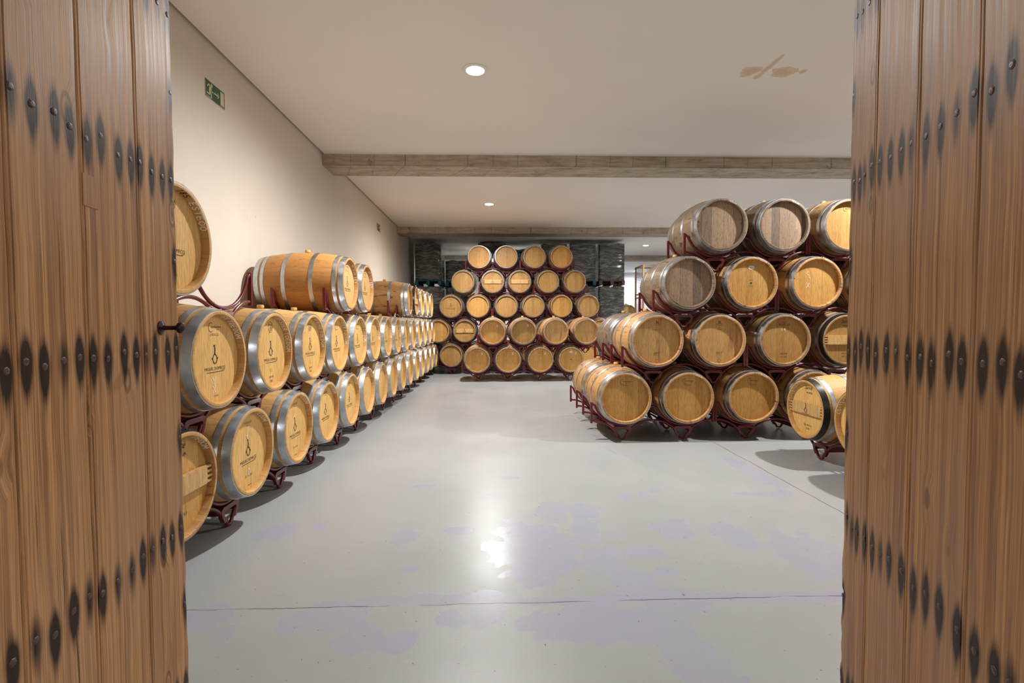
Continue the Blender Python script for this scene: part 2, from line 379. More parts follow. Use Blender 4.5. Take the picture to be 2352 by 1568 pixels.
# ------------------------------------------------------------------ room
XR_, YB = 9.0, 26.0
gx = [-3.2]+[-1.75+.03*i for i in range(153)]+[4., 6., XR_+.3]; gy = [-3.]+[.4+.03*i for i in range(150)]+[6., 9., 14., 20., YB+.3]
fv = [(x, y, 0) for y in gy for x in gx]; nx_ = len(gx); ny_ = len(gy)
ff = [(j*nx_+i, j*nx_+i+1, (j+1)*nx_+i+1, (j+1)*nx_+i) for j in range(ny_-1) for i in range(nx_-1)]
b0 = len(fv); fv += [(gx[0], gy[0], -.12), (gx[-1], gy[0], -.12), (gx[-1], gy[-1], -.12), (gx[0], gy[-1], -.12)]
ff += [(b0+3, b0+2, b0+1, b0), tuple(range(nx_-1, -1, -1))+(b0, b0+1), tuple(range((ny_-1)*nx_, ny_*nx_))+(b0+2, b0+3)]
fme = mesh('floor', fv, ff, 0)
fp = [min(min(math.hypot((x-bx)/rx, (y-by)/ry) for bx, by, rx, ry in BLOBS), 5.) for x, y, z in fv]
fme.attributes.new('patch', 'FLOAT', 'POINT').data.foreach_set('value', fp)
fl = struct('floor', fme, floor_mat()); fl['label'] = 'grey glossy painted concrete floor with lavender worn patches'; fl['category'] = 'floor'
ce = struct('ceiling', MB().box(WALLX+.035, XR_+.3, .28, YB+.3, CEIL, CEIL+.06).mesh('ceiling', 0), ceiling_mat()); ce['label'] = 'off-white plaster ceiling with peeled paint marks'; ce['category'] = 'ceiling'
def setlab(o, l, c): o['label'] = l; o['category'] = c; return o
setlab(struct('wall_left', MB().box(WALLX-.25, WALLX, .28, YB, 0, CEIL+.25).mesh('wall_left', 0), M_WALL), 'long cream plaster wall behind the barrel rows', 'wall')
setlab(struct('wall_right', MB().box(XR_, XR_+.25, .28, YB, 0, CEIL).mesh('wall_right', 0), M_WALLW), 'white plaster wall beyond the big barrel stack', 'wall')
setlab(struct('wall_back', MB().box(WALLX-.25, XR_+.25, YB, YB+.25, 0, CEIL).mesh('wall_back', 0), M_WALLW), 'white plaster end wall behind the wrapped pallets', 'wall')
wf = MB(); wf.box(WALLX, -.80, .28, .54, 0, CEIL); wf.box(.80, XR_, .28, .54, 0, CEIL); wf.box(-.80, .80, .28, .54, 2.80, CEIL)
setlab(struct('wall_front', wf.mesh('wall_front', 0), M_WALL), 'cream plaster wall around the doorway', 'wall')
rs = struct('gap_slab', MB().box(-3.0, XR_+.3, .28, YB+.3, CEIL+.25, CEIL+.4).mesh('gap_slab', 0), M_WALLW)  # unseen slab, added so the gap along the wall top stays dark
setlab(rs, 'unseen slab added above the ceiling to keep the wall gap dark', 'added slab')
M_CONC = concrete_mat()
for k, (y0, y1) in enumerate(((7.85, 8.42), (13.66, 14.2), (19.3, 19.86))):
    o = struct('ceiling_beam', MB().bbox(WALLX-.01, XR_, y0, y1, 3.852, CEIL+.25, .012).mesh('ceiling_beam', 30), M_CONC)
    setlab(o, ('board-marked concrete ceiling beam crossing above the aisle', 'second concrete ceiling beam just in front of the barrel piles', 'far concrete ceiling beam beyond the wrapped pallets')[k], 'beam')

# ------------------------------------------------------------------ lamps
M_TRIM = plain('white_lamp_trim', (.85, .83, .80), .4)
trim_me = MB().lathe([(-.012, .095), (-.016, .115), (-.010, .133), (0, .135), (0, .095)], 40, True, 'z').mesh('trim_ring')
disc_me = {}
for nm, c in (('w', WARM), ('c', COOL)):
    d = MB().lathe([(-.006, .096), (-.003, .096)], 40, False, 'z', caps=True).mesh('diffuser'); d.materials.append(glow('lamp_glow_'+nm, c, 25.)); disc_me[nm] = d
lamp_lab = ['round recessed ceiling lamp shining above the aisle before the first beam', 'round ceiling lamp between the first and second concrete beams', 'round ceiling lamp hidden above the tall back pile',
            'round ceiling lamp behind the open plank door beside the big stack', 'round ceiling lamp above the rear of the big barrel stack', 'round ceiling lamp between the wrapped pallets and the big stack',
            'round cool white ceiling lamp close to the white end wall', 'round ceiling lamp behind the wrapped pallets']
for (x, y, c, p), lab in zip(LAMPS, lamp_lab):
    t = thing('ceiling_lamp', lab, 'lamp', (x, y, CEIL), 0, 'recessed ceiling lamps')
    link('lamp_trim', trim_me, M_TRIM, t); link('diffuser', disc_me['c' if c is COOL else 'w'], None, t)
    ld = bpy.data.lights.new('lamp_light', 'SPOT'); ld.energy = LAMPW*p; ld.color = c; ld.spot_size = R(174); ld.spot_blend = .97; ld.shadow_soft_size = .06
    lo = bpy.data.objects.new('lamp_light', ld); COL.objects.link(lo); lo.parent = t; lo.location = (0, 0, -.05)

# ------------------------------------------------------------------ lettering
_txt = {}
def text2d(s, size, shear=0., align='CENTER', space=1.0):
    """flat outline text as (verts2d, faces)"""
    key = (s, size, shear, align, space)
    if key not in _txt:
        cu = bpy.data.curves.new('t', 'FONT'); cu.body = s; cu.size = size; cu.shear = shear; cu.align_x = align; cu.space_character = space
        cu.resolution_u = 3
        o = bpy.data.objects.new('t', cu); COL.objects.link(o); dg = bpy.context.evaluated_depsgraph_get(); dg.update()
        me = o.evaluated_get(dg).to_mesh()
        _txt[key] = ([(v.co.x, v.co.y) for v in me.vertices], [tuple(p.vertices) for p in me.polygons])
        o.evaluated_get(dg).to_mesh_clear(); bpy.data.objects.remove(o); bpy.data.curves.remove(cu)
    return _txt[key]
STROKE = {  # hand-drawn capital letters as polylines in a unit box
 'S': [[(.9,.85),(.5,1),(.1,.8),(.3,.55),(.75,.42),(.85,.18),(.45,0),(.05,.15)]], 'X': [[(0,0),(.9,1)],[(.05,1),(.9,0)]], 'T': [[(0,.95),(.95,1)],[(.48,.98),(.45,0)]],
 'D': [[(.1,0),(.12,1),(.6,.9),(.9,.5),(.6,.08),(.1,0)]], 'E': [[(.85,1),(.1,.97),(.1,0),(.85,.03)],[(.1,.5),(.7,.52)]], 'O': [[(.5,1),(.1,.7),(.1,.25),(.5,0),(.9,.3),(.85,.75),(.5,1)]],
 'M': [[(0,0),(.12,1),(.5,.3),(.85,1),(1,0)]], 'G': [[(.9,.85),(.5,1),(.1,.6),(.2,.12),(.6,0),(.9,.2),(.9,.48),(.55,.48)]], 'R': [[(.1,0),(.12,1),(.7,.95),(.8,.7),(.6,.5),(.12,.48),(.9,0)]],
 'H': [[(.1,0),(.12,1)],[(.9,0),(.88,1)],[(.1,.5),(.9,.52)]], 'L': [[(.12,1),(.1,0),(.85,.03)]], 'A': [[(0,0),(.5,1),(.95,0)],[(.2,.4),(.75,.4)]], 'N': [[(.05,0),(.1,1),(.88,0),(.92,1)]],
 'C': [[(.9,.85),(.5,1),(.1,.6),(.15,.2),(.5,0),(.9,.15)]], 'I': [[(.5,0),(.5,1)]], 'Y': [[(0,1),(.5,.5),(.95,1)],[(.5,.5),(.48,0)]], '-': [[(.2,.5),(.8,.5)]], '.': [[(.45,0),(.5,.06)]],
 '1': [[(.3,.8),(.55,1),(.52,0)]], '2': [[(.1,.8),(.5,1),(.85,.75),(.1,0),(.9,.02)]], '4': [[(.7,0),(.68,1),(.05,.35),(.95,.35)]], '5': [[(.85,1),(.2,.98),(.15,.58),(.6,.62),(.88,.3),(.5,0),(.1,.1)]],
 '8': [[(.5,.52),(.15,.75),(.5,1),(.85,.75),(.5,.52),(.1,.22),(.5,0),(.9,.25),(.5,.52)]], '0': [[(.5,1),(.15,.7),(.15,.25),(.5,0),(.85,.3),(.82,.75),(.5,1)]], '7': [[(.1,1),(.9,1),(.4,0)]], ' ': []}
def strokes2d(s, size, wdt=.09, adv=1.2):
    V = []; Fc = []; x = 0
    for ch in s:
        for pl in STROKE.get(ch, []):
            pts = [((x+px*.75)*size, py*size) for px, py in pl]
            for (ax, ay), (bx, by) in zip(pts, pts[1:]):
                dx, dy = bx-ax, by-ay; l = math.hypot(dx, dy) or 1; nx, ny = -dy/l*wdt*size/2, dx/l*wdt*size/2; ex, ey = dx/l*wdt*size*.35, dy/l*wdt*size*.35
                b = len(V); V += [(ax+nx-ex, ay+ny-ey), (bx+nx+ex, by+ny+ey), (bx-nx+ex, by-ny+ey), (ax-nx-ex, ay-ny-ey)]; Fc.append((b, b+1, b+2, b+3))
        x += adv*.75 if ch != ' ' else .5
    return V, Fc, x*size
HEADY = -.433
def on_head(parts, name, dx=0, dz=0, lift=.0014):
    """2-D outlines (offset list) laid on the front head"""
    m = MB()
    for (V, Fc), ox, oz in parts: m.add([(x+ox+dx, HEADY-lift, y+oz+dz+BZ) for x, y in V], Fc)
    return mesh(name, m.v, m.f, 0)
def on_chime(s, a0, size, name, flip=False, wdt=.15, depth=.006):
    """chalk letters round the inner wall of the front chime, starting at angle a0 (clockwise from the top seen from the front)"""
    V, Fc, wd = strokes2d(s, size, wdt); out = []
    for x, y in V:
        a = a0 + x/.268; d = depth + y*1.0       # y measures from the head outwards
        if flip:                                 # on the flat end grain of the staves
            q = .2672+y; out.append((q*math.sin(a0+x/.276), -.4760, BZ+q*math.cos(a0+x/.276)))
        else:
            q = .2605+.1*d; out.append((q*math.sin(a), HEADY-d, BZ+q*math.cos(a)))
    return mesh(name, out, Fc, 0)
def ring2d(rx, ry, wdt, n=28, a0=0., a1=2*PI):
    V = []; Fc = []
    for k in range(n+1):
        a = a0+(a1-a0)*k/n; V += [(math.cos(a)*rx, math.sin(a)*ry), (math.cos(a)*(rx-wdt), math.sin(a)*(ry-wdt))]
    for k in range(n): Fc.append((2*k, 2*k+1, 2*k+3, 2*k+2))
    return V, Fc
def rect2d(x0, x1, y0, y1): return [(x0, y0), (x1, y0), (x1, y1), (x0, y1)], [(0, 1, 2, 3)]
def key2d(k=1.0):
    """the old key: an oval bow with side nubs, a stem and a bit"""
    parts = [(ring2d(.033*k, .041*k, .0085*k), 0, 0), (rect2d(-.005*k, .005*k, .038*k, .112*k), 0, 0), (rect2d(-.015*k, .003*k, .100*k, .113*k), 0, 0),
             (rect2d(.003*k, .013*k, .062*k, .072*k), 0, 0), (rect2d(.003*k, .010*k, .078*k, .086*k), 0, 0)]
    for sx in (-1, 1): parts.append((([(sx*.031*k, -.007*k), (sx*.043*k, -.006*k), (sx*.045*k, 0), (sx*.043*k, .006*k), (sx*.031*k, .007*k)], [(0, 1, 2, 3, 4)]), 0, 0.004*k))
    parts.append((([(-.012*k, .036*k), (.012*k, .036*k), (.005*k, .055*k), (-.005*k, .055*k)], [(0, 1, 2, 3)]), 0, 0))
    return parts
LM = {}   # lettering meshes shared by all barrels
LM['key'] = on_head(key2d(.74), 'key_logo', 0, .0)
LM['brand'] = on_head([(text2d('MIGUEL DOMECQ', .0265), 0, 0), (rect2d(-.088, .088, -.014, -.0108), 0, 0), (rect2d(.080, .098, -.008, -.005), 0, 0)], 'brand_lettering', 0, -.066)
LM['coop'] = on_head([(ring2d(.024, .029, .003, 24, .9, 5.4), -.034, .004), (text2d('berthomieu', .021), .016, 0), (rect2d(.02, .056, -.010, -.008), 0, 0)], 'cooper_lettering', 0, .185)
LM['cmn'] = on_head([(text2d('CM N 22', .021, space=1.15), 0, 0)], 'code_lettering', 0, .138)
LM['round'] = on_head([(ring2d(.036, .041, .0025), 0, 0), (text2d('MURUA', .017), 0, .010), (text2d('Sel', .025, .4), 0, -.014), (rect2d(-.03, .03, -.023, -.021), 0, 0), (([(-.025, -.05), (.03, -.005), (.028, -.002), (-.027, -.047)], [(0, 1, 2, 3)]), 0, 0)], 'cooper_lettering', 0, .185)
LM['am'] = on_head([(text2d('AM-TM', .022), 0, 0), (text2d('2022', .022), 0, -.03)], 'code_lettering', 0, -.195)
LM['small'] = on_head([(text2d('G 7 09 48', .012), 0, 0)], 'code_lettering', 0, -.225)
LM['date'] = on_head([(text2d('25 11 2021', .022), 0, 0), (rect2d(-.02, .03, -.06, -.056), 0, 0)], 'code_lettering', 0, -.17)
LM['tonel'] = on_head([(text2d('TONELERIA', .018, space=1.2), 0, 0), (rect2d(-.016, .016, -.016, -.013), 0, 0)], 'cooper_lettering', 0, .19)
LM['seguin'] = on_head([(text2d('SEGUIN', .03), 0, 0), (text2d('Bordeaux', .014), 0, -.02), (rect2d(-.02, .02, .03, .034), 0, 0)], 'cooper_lettering', 0, .18)
def script(s, k=.05): return text2d(s, k, .5)
LM['sante'] = on_head([(script('Sant\u00e9', .052), 0, .02), (text2d('MURUA', .027), .02, -.022)], 'cooper_lettering', 0, .175)
LM['frtm'] = on_head([(text2d('FR-TM', .026, space=1.1), 0, 0), (text2d('01-18', .026, space=1.1), 0, -.034)], 'code_lettering', 0, -.165)
LM['frtm2'] = on_head([(text2d('FR-TM+S.I', .026, space=1.05), 0, 0), (text2d('2018', .026), 0, -.034)], 'code_lettering', 0, -.17)
LM['murua'] = on_head([(script('Saury', .022), 0, .035), (text2d('MURUA', .036, space=1.15), 0, 0), (script('La Rioja', .016), 0, -.022)], 'cooper_lettering', 0, .165)
LM['tower'] = on_head([(rect2d(-.006, .006, .03, .06), -.006, 0), (rect2d(-.006, .006, .03, .055), .01, 0), (rect2d(-.04, .04, .022, .026), 0, 0), (text2d('TONELERIA', .013), 0, .004), (rect2d(-.012, .012, -.016, -.013), 0, 0), (rect2d(-.03, .03, -.036, -.033), 0, 0), (rect2d(-.034, .034, -.044, -.042), 0, 0)], 'cooper_lettering', 0, .165)
LM['2017'] = on_head([(text2d('2017', .038), 0, 0), (rect2d(-.022, .022, -.014, -.011), 0, 0), (rect2d(-.024, .024, -.036, -.034), 0, 0), (ring2d(.02, .024, .003, 6), 0, -.075)], 'year_lettering', 0, -.155)
LM['bunghole'] = on_head([(ring2d(.012, .012, .0119, 20), 0, 0), (text2d('NADALIE', .012), 0, .03), (text2d('LUDON', .012), 0, -.036)], 'tap_hole', 0, 0)
LM['oval'] = on_head([(ring2d(.036, .024, .0239, 28), 0, 0)], 'sticker', 0, .175)
LM['ovalink'] = on_head([(ring2d(.019, .012, .004, 14, PI*1.1, PI*1.9), 0, .006), (rect2d(-.012, .012, -.014, -.012), 0, 0)], 'sticker_print', 0, .175, .0022)
LM['yellow'] = on_head([(rect2d(-.016, .016, -.013, .013), 0, 0)], 'paper_label', 0, -.135)
LM['cross'] = on_head([(strokes2d('X', .05, .09)[:2], 0, 0), ((lambda s_: ([(x, y) for x, y in s_[0]], s_[1]))(strokes2d('I', .06, .07)), .0, -.005)], 'chalk_mark', .09, .12)
LM['slash'] = on_head([(([(0, 0), (.004, 0), (.03, .09), (.026, .09)], [(0, 1, 2, 3)]), 0, 0), (strokes2d('X', .035, .1)[:2], -.002, 0)], 'chalk_mark', -.02, .08)
LM['zero'] = on_head([(ring2d(.013, .024, .004), 0, 0)], 'chalk_mark', .005, -.14)
LM['14'] = on_head([(strokes2d('14', .035, .1)[:2], 0, 0)], 'chalk_mark', -.04, .105)
LM['squig'] = on_head([(strokes2d('C', .04, .08)[:2], -.11, .09), (strokes2d('L', .03, .08)[:2], -.085, .06)], 'chalk_mark', 0, 0)
LM['squig2'] = on_head([(strokes2d('X', .05, .08)[:2], -.11, -.05)], 'chalk_mark', 0, 0)
LM['yx'] = on_head([(strokes2d('Y', .05, .08)[:2], -.03, -.16), (strokes2d('X', .04, .08)[:2], -.03, -.20)], 'chalk_mark', 0, 0)
CH = {'a': on_chime('SX TDEOOM', R(14), .031, 'chalk_lettering'), 'b': on_chime('SY SIER TOEDOM', R(16), .031, 'chalk_lettering'), 'c': on_chime('TDEOOM', R(18), .033, 'chalk_lettering'),
      'd': on_chime('TOLOOM', R(14), .033, 'chalk_lettering'), 'e': on_chime('ESTEOO', R(33), .034, 'chalk_lettering'), 'f': on_chime('ARTEOO EEY', R(30), .030, 'chalk_lettering'),
      'h': on_chime('HEELDA', R(16), .017, 'chalk_lettering', True, wdt=.16), 'o': on_chime('OCEEOM', R(16), .016, 'chalk_lettering', True, wdt=.16), 's': on_chime('CS-12-24-D-D', R(-82), .031, 'chalk_lettering', wdt=.16),
      'n': on_chime('MURDA', R(20), .031, 'chalk_lettering')}
CH['85'] = on_chime('185', R(8), .031, 'marker_number')

# ------------------------------------------------------------------ barrel
BR, BE, HL = .345, .290, .475
def rad(y): return BR-(BR-BE)*(y/HL)**2*(1.0)
prof = [(-.433, .2615), (-.472, .2655), (-.475, .268), (-.4752, .276), (-.475, .284), (-.4725, .2878)]
ys = [-.468+.936*i/24 for i in range(25)]
prof += [(y, rad(y)) for y in ys]
prof += [(.4725, .2878), (.475, .284), (.4752, .276), (.475, .268), (.472, .2655), (.433, .2615)]
ME_STAVES = MB().lathe(prof, 72, True, 'y', BZ).mesh('staves', 40)
def head_mesh(s):
    return MB().lathe([(s*.433, .0005), (s*.433, .255), (s*.4325, .2635), (s*.412, .2635), (s*.412, .0005)], 72, True, 'y', BZ).mesh('head')
ME_HF, ME_HB = head_mesh(-1), head_mesh(1)
def hoop(y0, y1, seam=R(8)):
    m = MB(); k = 5
    P = [(y0+(y1-y0)*i/k, rad(y0+(y1-y0)*i/k)+.0030) for i in range(k+1)]
    Q = [(y, r-.006) for y, r in P][::-1]
    m.lathe(P+Q, 72, True, 'y', BZ)
    # riveted overlap
    for a0, a1, h in ((seam, seam+.17, .0045),):
        V = []; Fc = []
        for i in range(5):
            a = a0+(a1-a0)*i/4
            for y in (y0+.001, y1-.001):
                r = rad(y)+h; V.append((r*math.sin(a), y, BZ+r*math.cos(a)))
            for y in (y0+.001, y1-.001):
                r = rad(y)-.001; V.append((r*math.sin(a), y, BZ+r*math.cos(a)))
        for i in range(4):
            b = i*4; Fc += [(b, b+4, b+5, b+1), (b, b+2, b+6, b+4), (b+1, b+5, b+7, b+3)]
        Fc += [(0, 1, 3, 2), (16, 18, 19, 17)]
        m.add(V, Fc)
    for a in (seam+.045, seam+.125):
        yc = (y0+y1)/2; r = rad(yc)+.0045; c = Vector((r*math.sin(a), yc, BZ+r*math.cos(a))); nn = Vector((math.sin(a), 0, math.cos(a))); tt = Vector((math.cos(a), 0, -math.sin(a)))
        V = []; Fc = []
        for j, (h, q) in enumerate(((0, .0065), (.0025, .0055), (.004, .003))):
            for i in range(8):
                b = 2*PI*i/8; V.append(c+nn*h+tt*q*math.cos(b)+Vector((0, 1, 0))*q*math.sin(b))
        for j in range(2):
            for i in range(8): Fc.append((j*8+i, j*8+(i+1) % 8, j*8+8+(i+1) % 8, j*8+8+i))
        Fc.append(tuple(range(16, 24))); m.add(V, Fc)
    return m.mesh('hoop', 30)
HOOPS = [hoop(-.472, -.418), hoop(-.396, -.358), hoop(-.165, -.122), hoop(.122, .165), hoop(.358, .396), hoop(.418, .472)]
ME_BUNG = MB().lathe([(-.012, .0005), (-.012, .022), (.006, .025), (.008, .031), (.030, .029), (.033, .026), (.033, .0005)], 20, True, 'z', 2*BZ).mesh('bung')
def bar_mesh():
    m = MB().bbox(-.222, .222, HEADY-.024, HEADY+.001, BZ-.055, BZ+.055, .004); return m.mesh('crossbar', 30)
ME_BAR = bar_mesh()
ME_PEG = MB().bbox(-.026, .026, -.012, .012, -.007, .007, .002).mesh('peg', 30)
LMBAR = {'key': mesh('key_logo', [(x*.62+ox, HEADY-.0255, y*.62+BZ-.012) for (V, Fc), ox, oz in key2d() for x, y in [(a, b+oz) for a, b in V]], (lambda: [tuple(i+sum(len(p[0][0]) for p in key2d()[:k]) for i in f) for k, p in enumerate(key2d()) for f in p[0][1]])(), 0),
         'brand': (lambda t_: mesh('brand_lettering', [(x, HEADY-.0255, y+BZ-.05) for x, y in t_[0]], t_[1], 0))(text2d('MIGUEL DOMECQ', .014))}

def barrel(loc, rz, tone, label, group, marks=(), chalk=None, bar=None, blackhoop=False, detail=True, seam=0.):
    t = thing('oak_barrel', label, 'barrel', loc, rz, group)
    sm, hm = TONES[tone]
    link('staves', ME_STAVES, sm, t); link('front_head', ME_HF, hm, t); link('back_head', ME_HB, hm, t)
    for i, h in enumerate(HOOPS):
        o = link('hoop', h, M_BLACK if (blackhoop and i in (0, 5)) else M_HOOP, t)
        if blackhoop and i in (0, 5): o['label'] = 'black painted hoop'
    link('bung', ME_BUNG, M_BUNG, t)
    for k in marks:
        mt = {'oval': M_STICKER, 'yellow': M_YELLOW}.get(k, M_CHALK if k in ('cross', 'slash', 'zero', '14', 'squig', 'squig2', 'yx') else (M_INK if k in ('key', 'brand', 'coop', 'cmn', 'round', 'am', 'sante', 'frtm', 'frtm2', 'murua', 'small', 'bunghole', 'ovalink') else M_FAINT))
        link(LM[k].name.split('.')[0], LM[k], mt, t)
    if chalk: link('chalk_lettering', CH[chalk], M_CHALK, t)
    if chalk == 'e': link('marker_number', CH['85'], M_BLACKINK, t)
    if bar:
        b = link('crossbar', ME_BAR, M_BAR, t)
        for s in (-1, 1):
            for k in range(4): link('peg', ME_PEG, M_BAR, b, (s*.243*(1-.02*abs(k-1.5)), HEADY-.013, BZ+.042-.028*k))
        if bar == 'key':
            link('key_logo', LMBAR['key'], M_INK, b); link('brand_lettering', LMBAR['brand'], M_INK, b)
    return t
# ------------------------------------------------------------------ rack
AX = .5124; PITCH_ = .654; SP = .72; RPITCH = 1.475
RC, RF, TR = .3425, .372, .0125
def cradle_path(y):
    RC = rad(abs(y)-TR)+TR+.0015
    P = [(-.722, y, .435)]
    for c in (-.36, .36):
        for k in range(-72, 73, 6):
            if c < 0 and k > 66 or c > 0 and k < -66: continue
            a = R(k); P.append((c+RC*math.sin(a), y, AX-RC*math.cos(a)))
        if c < 0: P += [(-.022, y, .388), (0, y, .393), (.022, y, .388)]
    P.append((.722, y, .435)); return P
def foot_path(y):
    P = []; cz = AX-PITCH_
    def arc(c, a0, a1, st):
        k = a0
        while (k <= a1+.01):
            a = R(k); P.append((c+RF*math.sin(a), y, cz+RF*math.cos(a))); k += st
    arc(-.722, 0, 57, 6); P.append((-.385, y, .020)); P.append((-.36, y, TR)); P.append((-.335, y, .020)); arc(0, -57, 57, 6)
    P.append((.335, y, .020)); P.append((.36, y, TR)); P.append((.385, y, .020)); arc(.722, -57, 0, 6); return P
YF, YR_ = -.295, .245
ME_CR = [MB().tube(cradle_path(y), TR, 10).mesh('cradle_bar', 40) for y in (YF, YR_)]
ME_FT = [MB().tube(foot_path(y), TR, 10).mesh('foot_bar', 40) for y in (YF, YR_)]
ME_UP = [MB().bbox(x-.0135, x+.0135, y-.0135, y+.0135, .20, .445, .003).mesh('upright', 30) for x in (-.722, .722) for y in (YF, YR_)]
def pocket(c):
    m = MB()
    def arch(out, inn, y0, y1):
        ol = out+inn; n_ = len(ol); V = [(c+x, yy, z) for yy in (y0, y1) for x, z in ol]
        Fc = [(i, (i+1) % n_, n_+(i+1) % n_, n_+i) for i in range(n_)]
        for i in range(len(out)-1):
            a, b, d, e = i, i+1, n_-2-i, n_-1-i
            Fc.append((a, b, d, e)); Fc.append((n_+e, n_+d, n_+b, n_+a))
        m.add(V, Fc)
    out = [(-.072, .050), (-.095, .088), (-.108, .125), (-.100, .148), (-.08, .158), (.08, .158), (.100, .148), (.108, .125), (.095, .088), (.072, .050)]
    inn = [(.048, .050), (.066, .085), (.074, .110), (.072, .122), (.06, .127), (-.06, .127), (-.072, .122), (-.074, .110), (-.066, .085), (-.048, .050)]
    for y in (YF, YR_): arch(out, inn, y-.014, y+.014)
    arch([(-.074, .095), (-.076, .150), (.076, .150), (.074, .095)], [(.068, .095), (.068, .144), (-.068, .144), (-.068, .095)], YF+.012, YR_-.012)
    return m.mesh('fork_pocket', 30)
ME_PK = [pocket(-.36), pocket(.36)]
def rack(loc, rz, label, group):
    t = thing('barrel_rack', label, 'rack', loc, rz, group)
    for m in ME_CR: link('cradle_bar', m, M_RACK, t)
    for m in ME_FT: link('foot_bar', m, M_RACK, t)
    for m in ME_UP: link('upright', m, M_RACK, t)
    for m in ME_PK: link('fork_pocket', m, M_RACK, t)
    return t
ORD = ['first', 'second', 'third', 'fourth', 'fifth', 'sixth', 'seventh', 'eighth', 'ninth', 'tenth', 'eleventh', 'twelfth', 'thirteenth', 'fourteenth', 'fifteenth', 'sixteenth']
TIER = ['bottom', 'second', 'third', 'fourth', 'fifth']
BOT = AX-BZ      # base of a barrel above its rack's foot

# ---- rows along the cream wall (heads face the aisle)
def lx(y): return -1.6405+.0062*(y-3)-HL
TN = ['bottom', 'middle', 'top']
def left_rack(tier, yc, k):
    rack((lx(yc), yc, tier*PITCH_), R(90), 'maroon tubular rack, %s from the doorway, under the %s tier along the cream wall' % (ORD[k], TN[tier]), 'racks along the cream wall')
def left_barrel(tier, y, k, desc='pale oak barrel', **kw):
    lab = '%s, %s from the doorway, %s tier by the cream wall' % (desc, ORD[k], TN[tier])
    return barrel((lx(y), y, tier*PITCH_+BOT), R(90), kw.pop('tone', 'new'), lab, 'barrels along the cream wall', **kw)
full = ('key', 'brand')
k = 0
for j in range(8):
    yc = 2.985+1.484*j; left_rack(0, yc, j)
    for s in (-.36, .36):
        mk = [(), full+('tonel', 'date', 'slash', 'zero'), full+('tonel', 'date'), full+('seguin',), full+('seguin',)]
        ex = dict(tone='used', bar='plain', blackhoop=True, desc='oak barrel with cross plank') if k == 0 else {}
        left_barrel(0, yc+s, k, marks=(('sante', 'frtm2') if k == 0 else mk[k] if k < 5 else ()), chalk='d' if k in (1, 2) else 'c', **ex); k += 1
k = 0
for j in range(7):
    yc = 3.345+1.484*j; left_rack(1, yc, j)
    for s in (-.36, .36):
        mk = full+('coop', 'cmn', 'small', 'yx') if k == 0 else full+('round', 'am', 'yellow') if k in (1, 2) else full+('coop', 'cmn') if k < 9 else ()
        left_barrel(1, yc+s, k, marks=mk, chalk='a' if k == 0 else 'b' if k < 8 else 'c'); k += 1
for k, yc in enumerate((2.985, 5.953, 8.921, 10.405, 11.889)): left_rack(2, yc, k)
left_barrel(2, 2.625, 0, 'pale oak barrel beside empty cradle', marks=full+('round', 'am', 'yellow'), chalk='e')
left_barrel(2, 5.593, 1, 'long amber oak barrel', tone='amber', marks=full+('coop', 'cmn'), chalk='f')
left_barrel(2, 6.313, 2, 'amber oak barrel', tone='amber', marks=full+('coop', 'cmn'), chalk='f')
left_barrel(2, 9.281, 3, 'brown oak barrel past empty cradle', tone='used', chalk='n')
left_barrel(2, 10.045, 4, 'black-hooped oak barrel', tone='used', bar='plain', blackhoop=True, chalk='c')
for k, y in ((5, 10.765), (6, 11.529), (7, 12.249)): left_barrel(2, y, k, chalk='c')

# ---- big stack beside the aisle (heads face the doorway)
XS, YS = 1.4769, 5.4742
def big_rack(tier, p, rank=0, n_=0):
    xc = XS+.361*tier+.36+RPITCH*p; y = YS+HL+rank*1.03
    lab = 'maroon rack, %s from the aisle under the %s tier of the big stack%s' % (ORD[p], TIER[tier], ', second rank' if rank else '')
    rack((xc, y, tier*PITCH_), 0, lab, 'racks of the big stack')
spec = {
 (0, 0): dict(tone='used', marks=('coop', 'cmn'), chalk='o', desc='striped oak barrel'), (0, 1): dict(tone='used', marks=('coop', 'cmn'), chalk='o'), (0, 2): dict(tone='used', marks=('coop', 'cmn'), chalk='o'),
 (0, 3): dict(tone='used', chalk='o', desc='half hidden oak barrel'),
 (1, 0): dict(tone='wine', marks=('tower', '2017'), chalk='o', desc='wine-stained oak barrel dated 2017'), (1, 1): dict(tone='wine', marks=('tower', '2017'), chalk='o', desc='red-streaked oak barrel dated 2017'),
 (1, 2): dict(tone='pale', marks=('murua', 'frtm', '14'), chalk='o', desc='oak barrel chalked with 14'), (1, 3): dict(tone='pale', marks=('sante', 'frtm'), bar='plain', blackhoop=True, desc='black-hooped oak barrel'),
 (2, 0): dict(tone='grey', chalk='h', desc='weathered grey oak barrel'), (2, 1): dict(tone='used', marks=('oval', 'ovalink', 'bunghole'), chalk='h', desc='oak barrel with white oval sticker'),
 (2, 2): dict(tone='used', marks=('squig', 'squig2'), chalk='h', desc='chalk-scribbled oak barrel'), (2, 3): dict(tone='used', desc='shaded oak barrel'),
 (3, 0): dict(tone='grey', chalk='h', desc='weathered grey oak barrel'), (3, 1): dict(tone='grey', chalk='h', desc='weathered oak barrel'), (3, 2): dict(tone='pale', marks=('coop',), desc='brightly lit oak barrel')}
for (t_, i), kw in spec.items():
    if i % 2 == 0: big_rack(t_, i//2)
    kw = dict(kw); d = kw.pop('desc', 'oak barrel')
    x = XS+.361*t_+RPITCH*(i//2)+SP*(i % 2)
    barrel((x, YS+HL, t_*PITCH_+BOT), 0, kw.pop('tone'), '%s, %s from the aisle, %s tier of the big stack' % (d, ORD[i], TIER[t_]), 'barrels of the big stack', **kw)
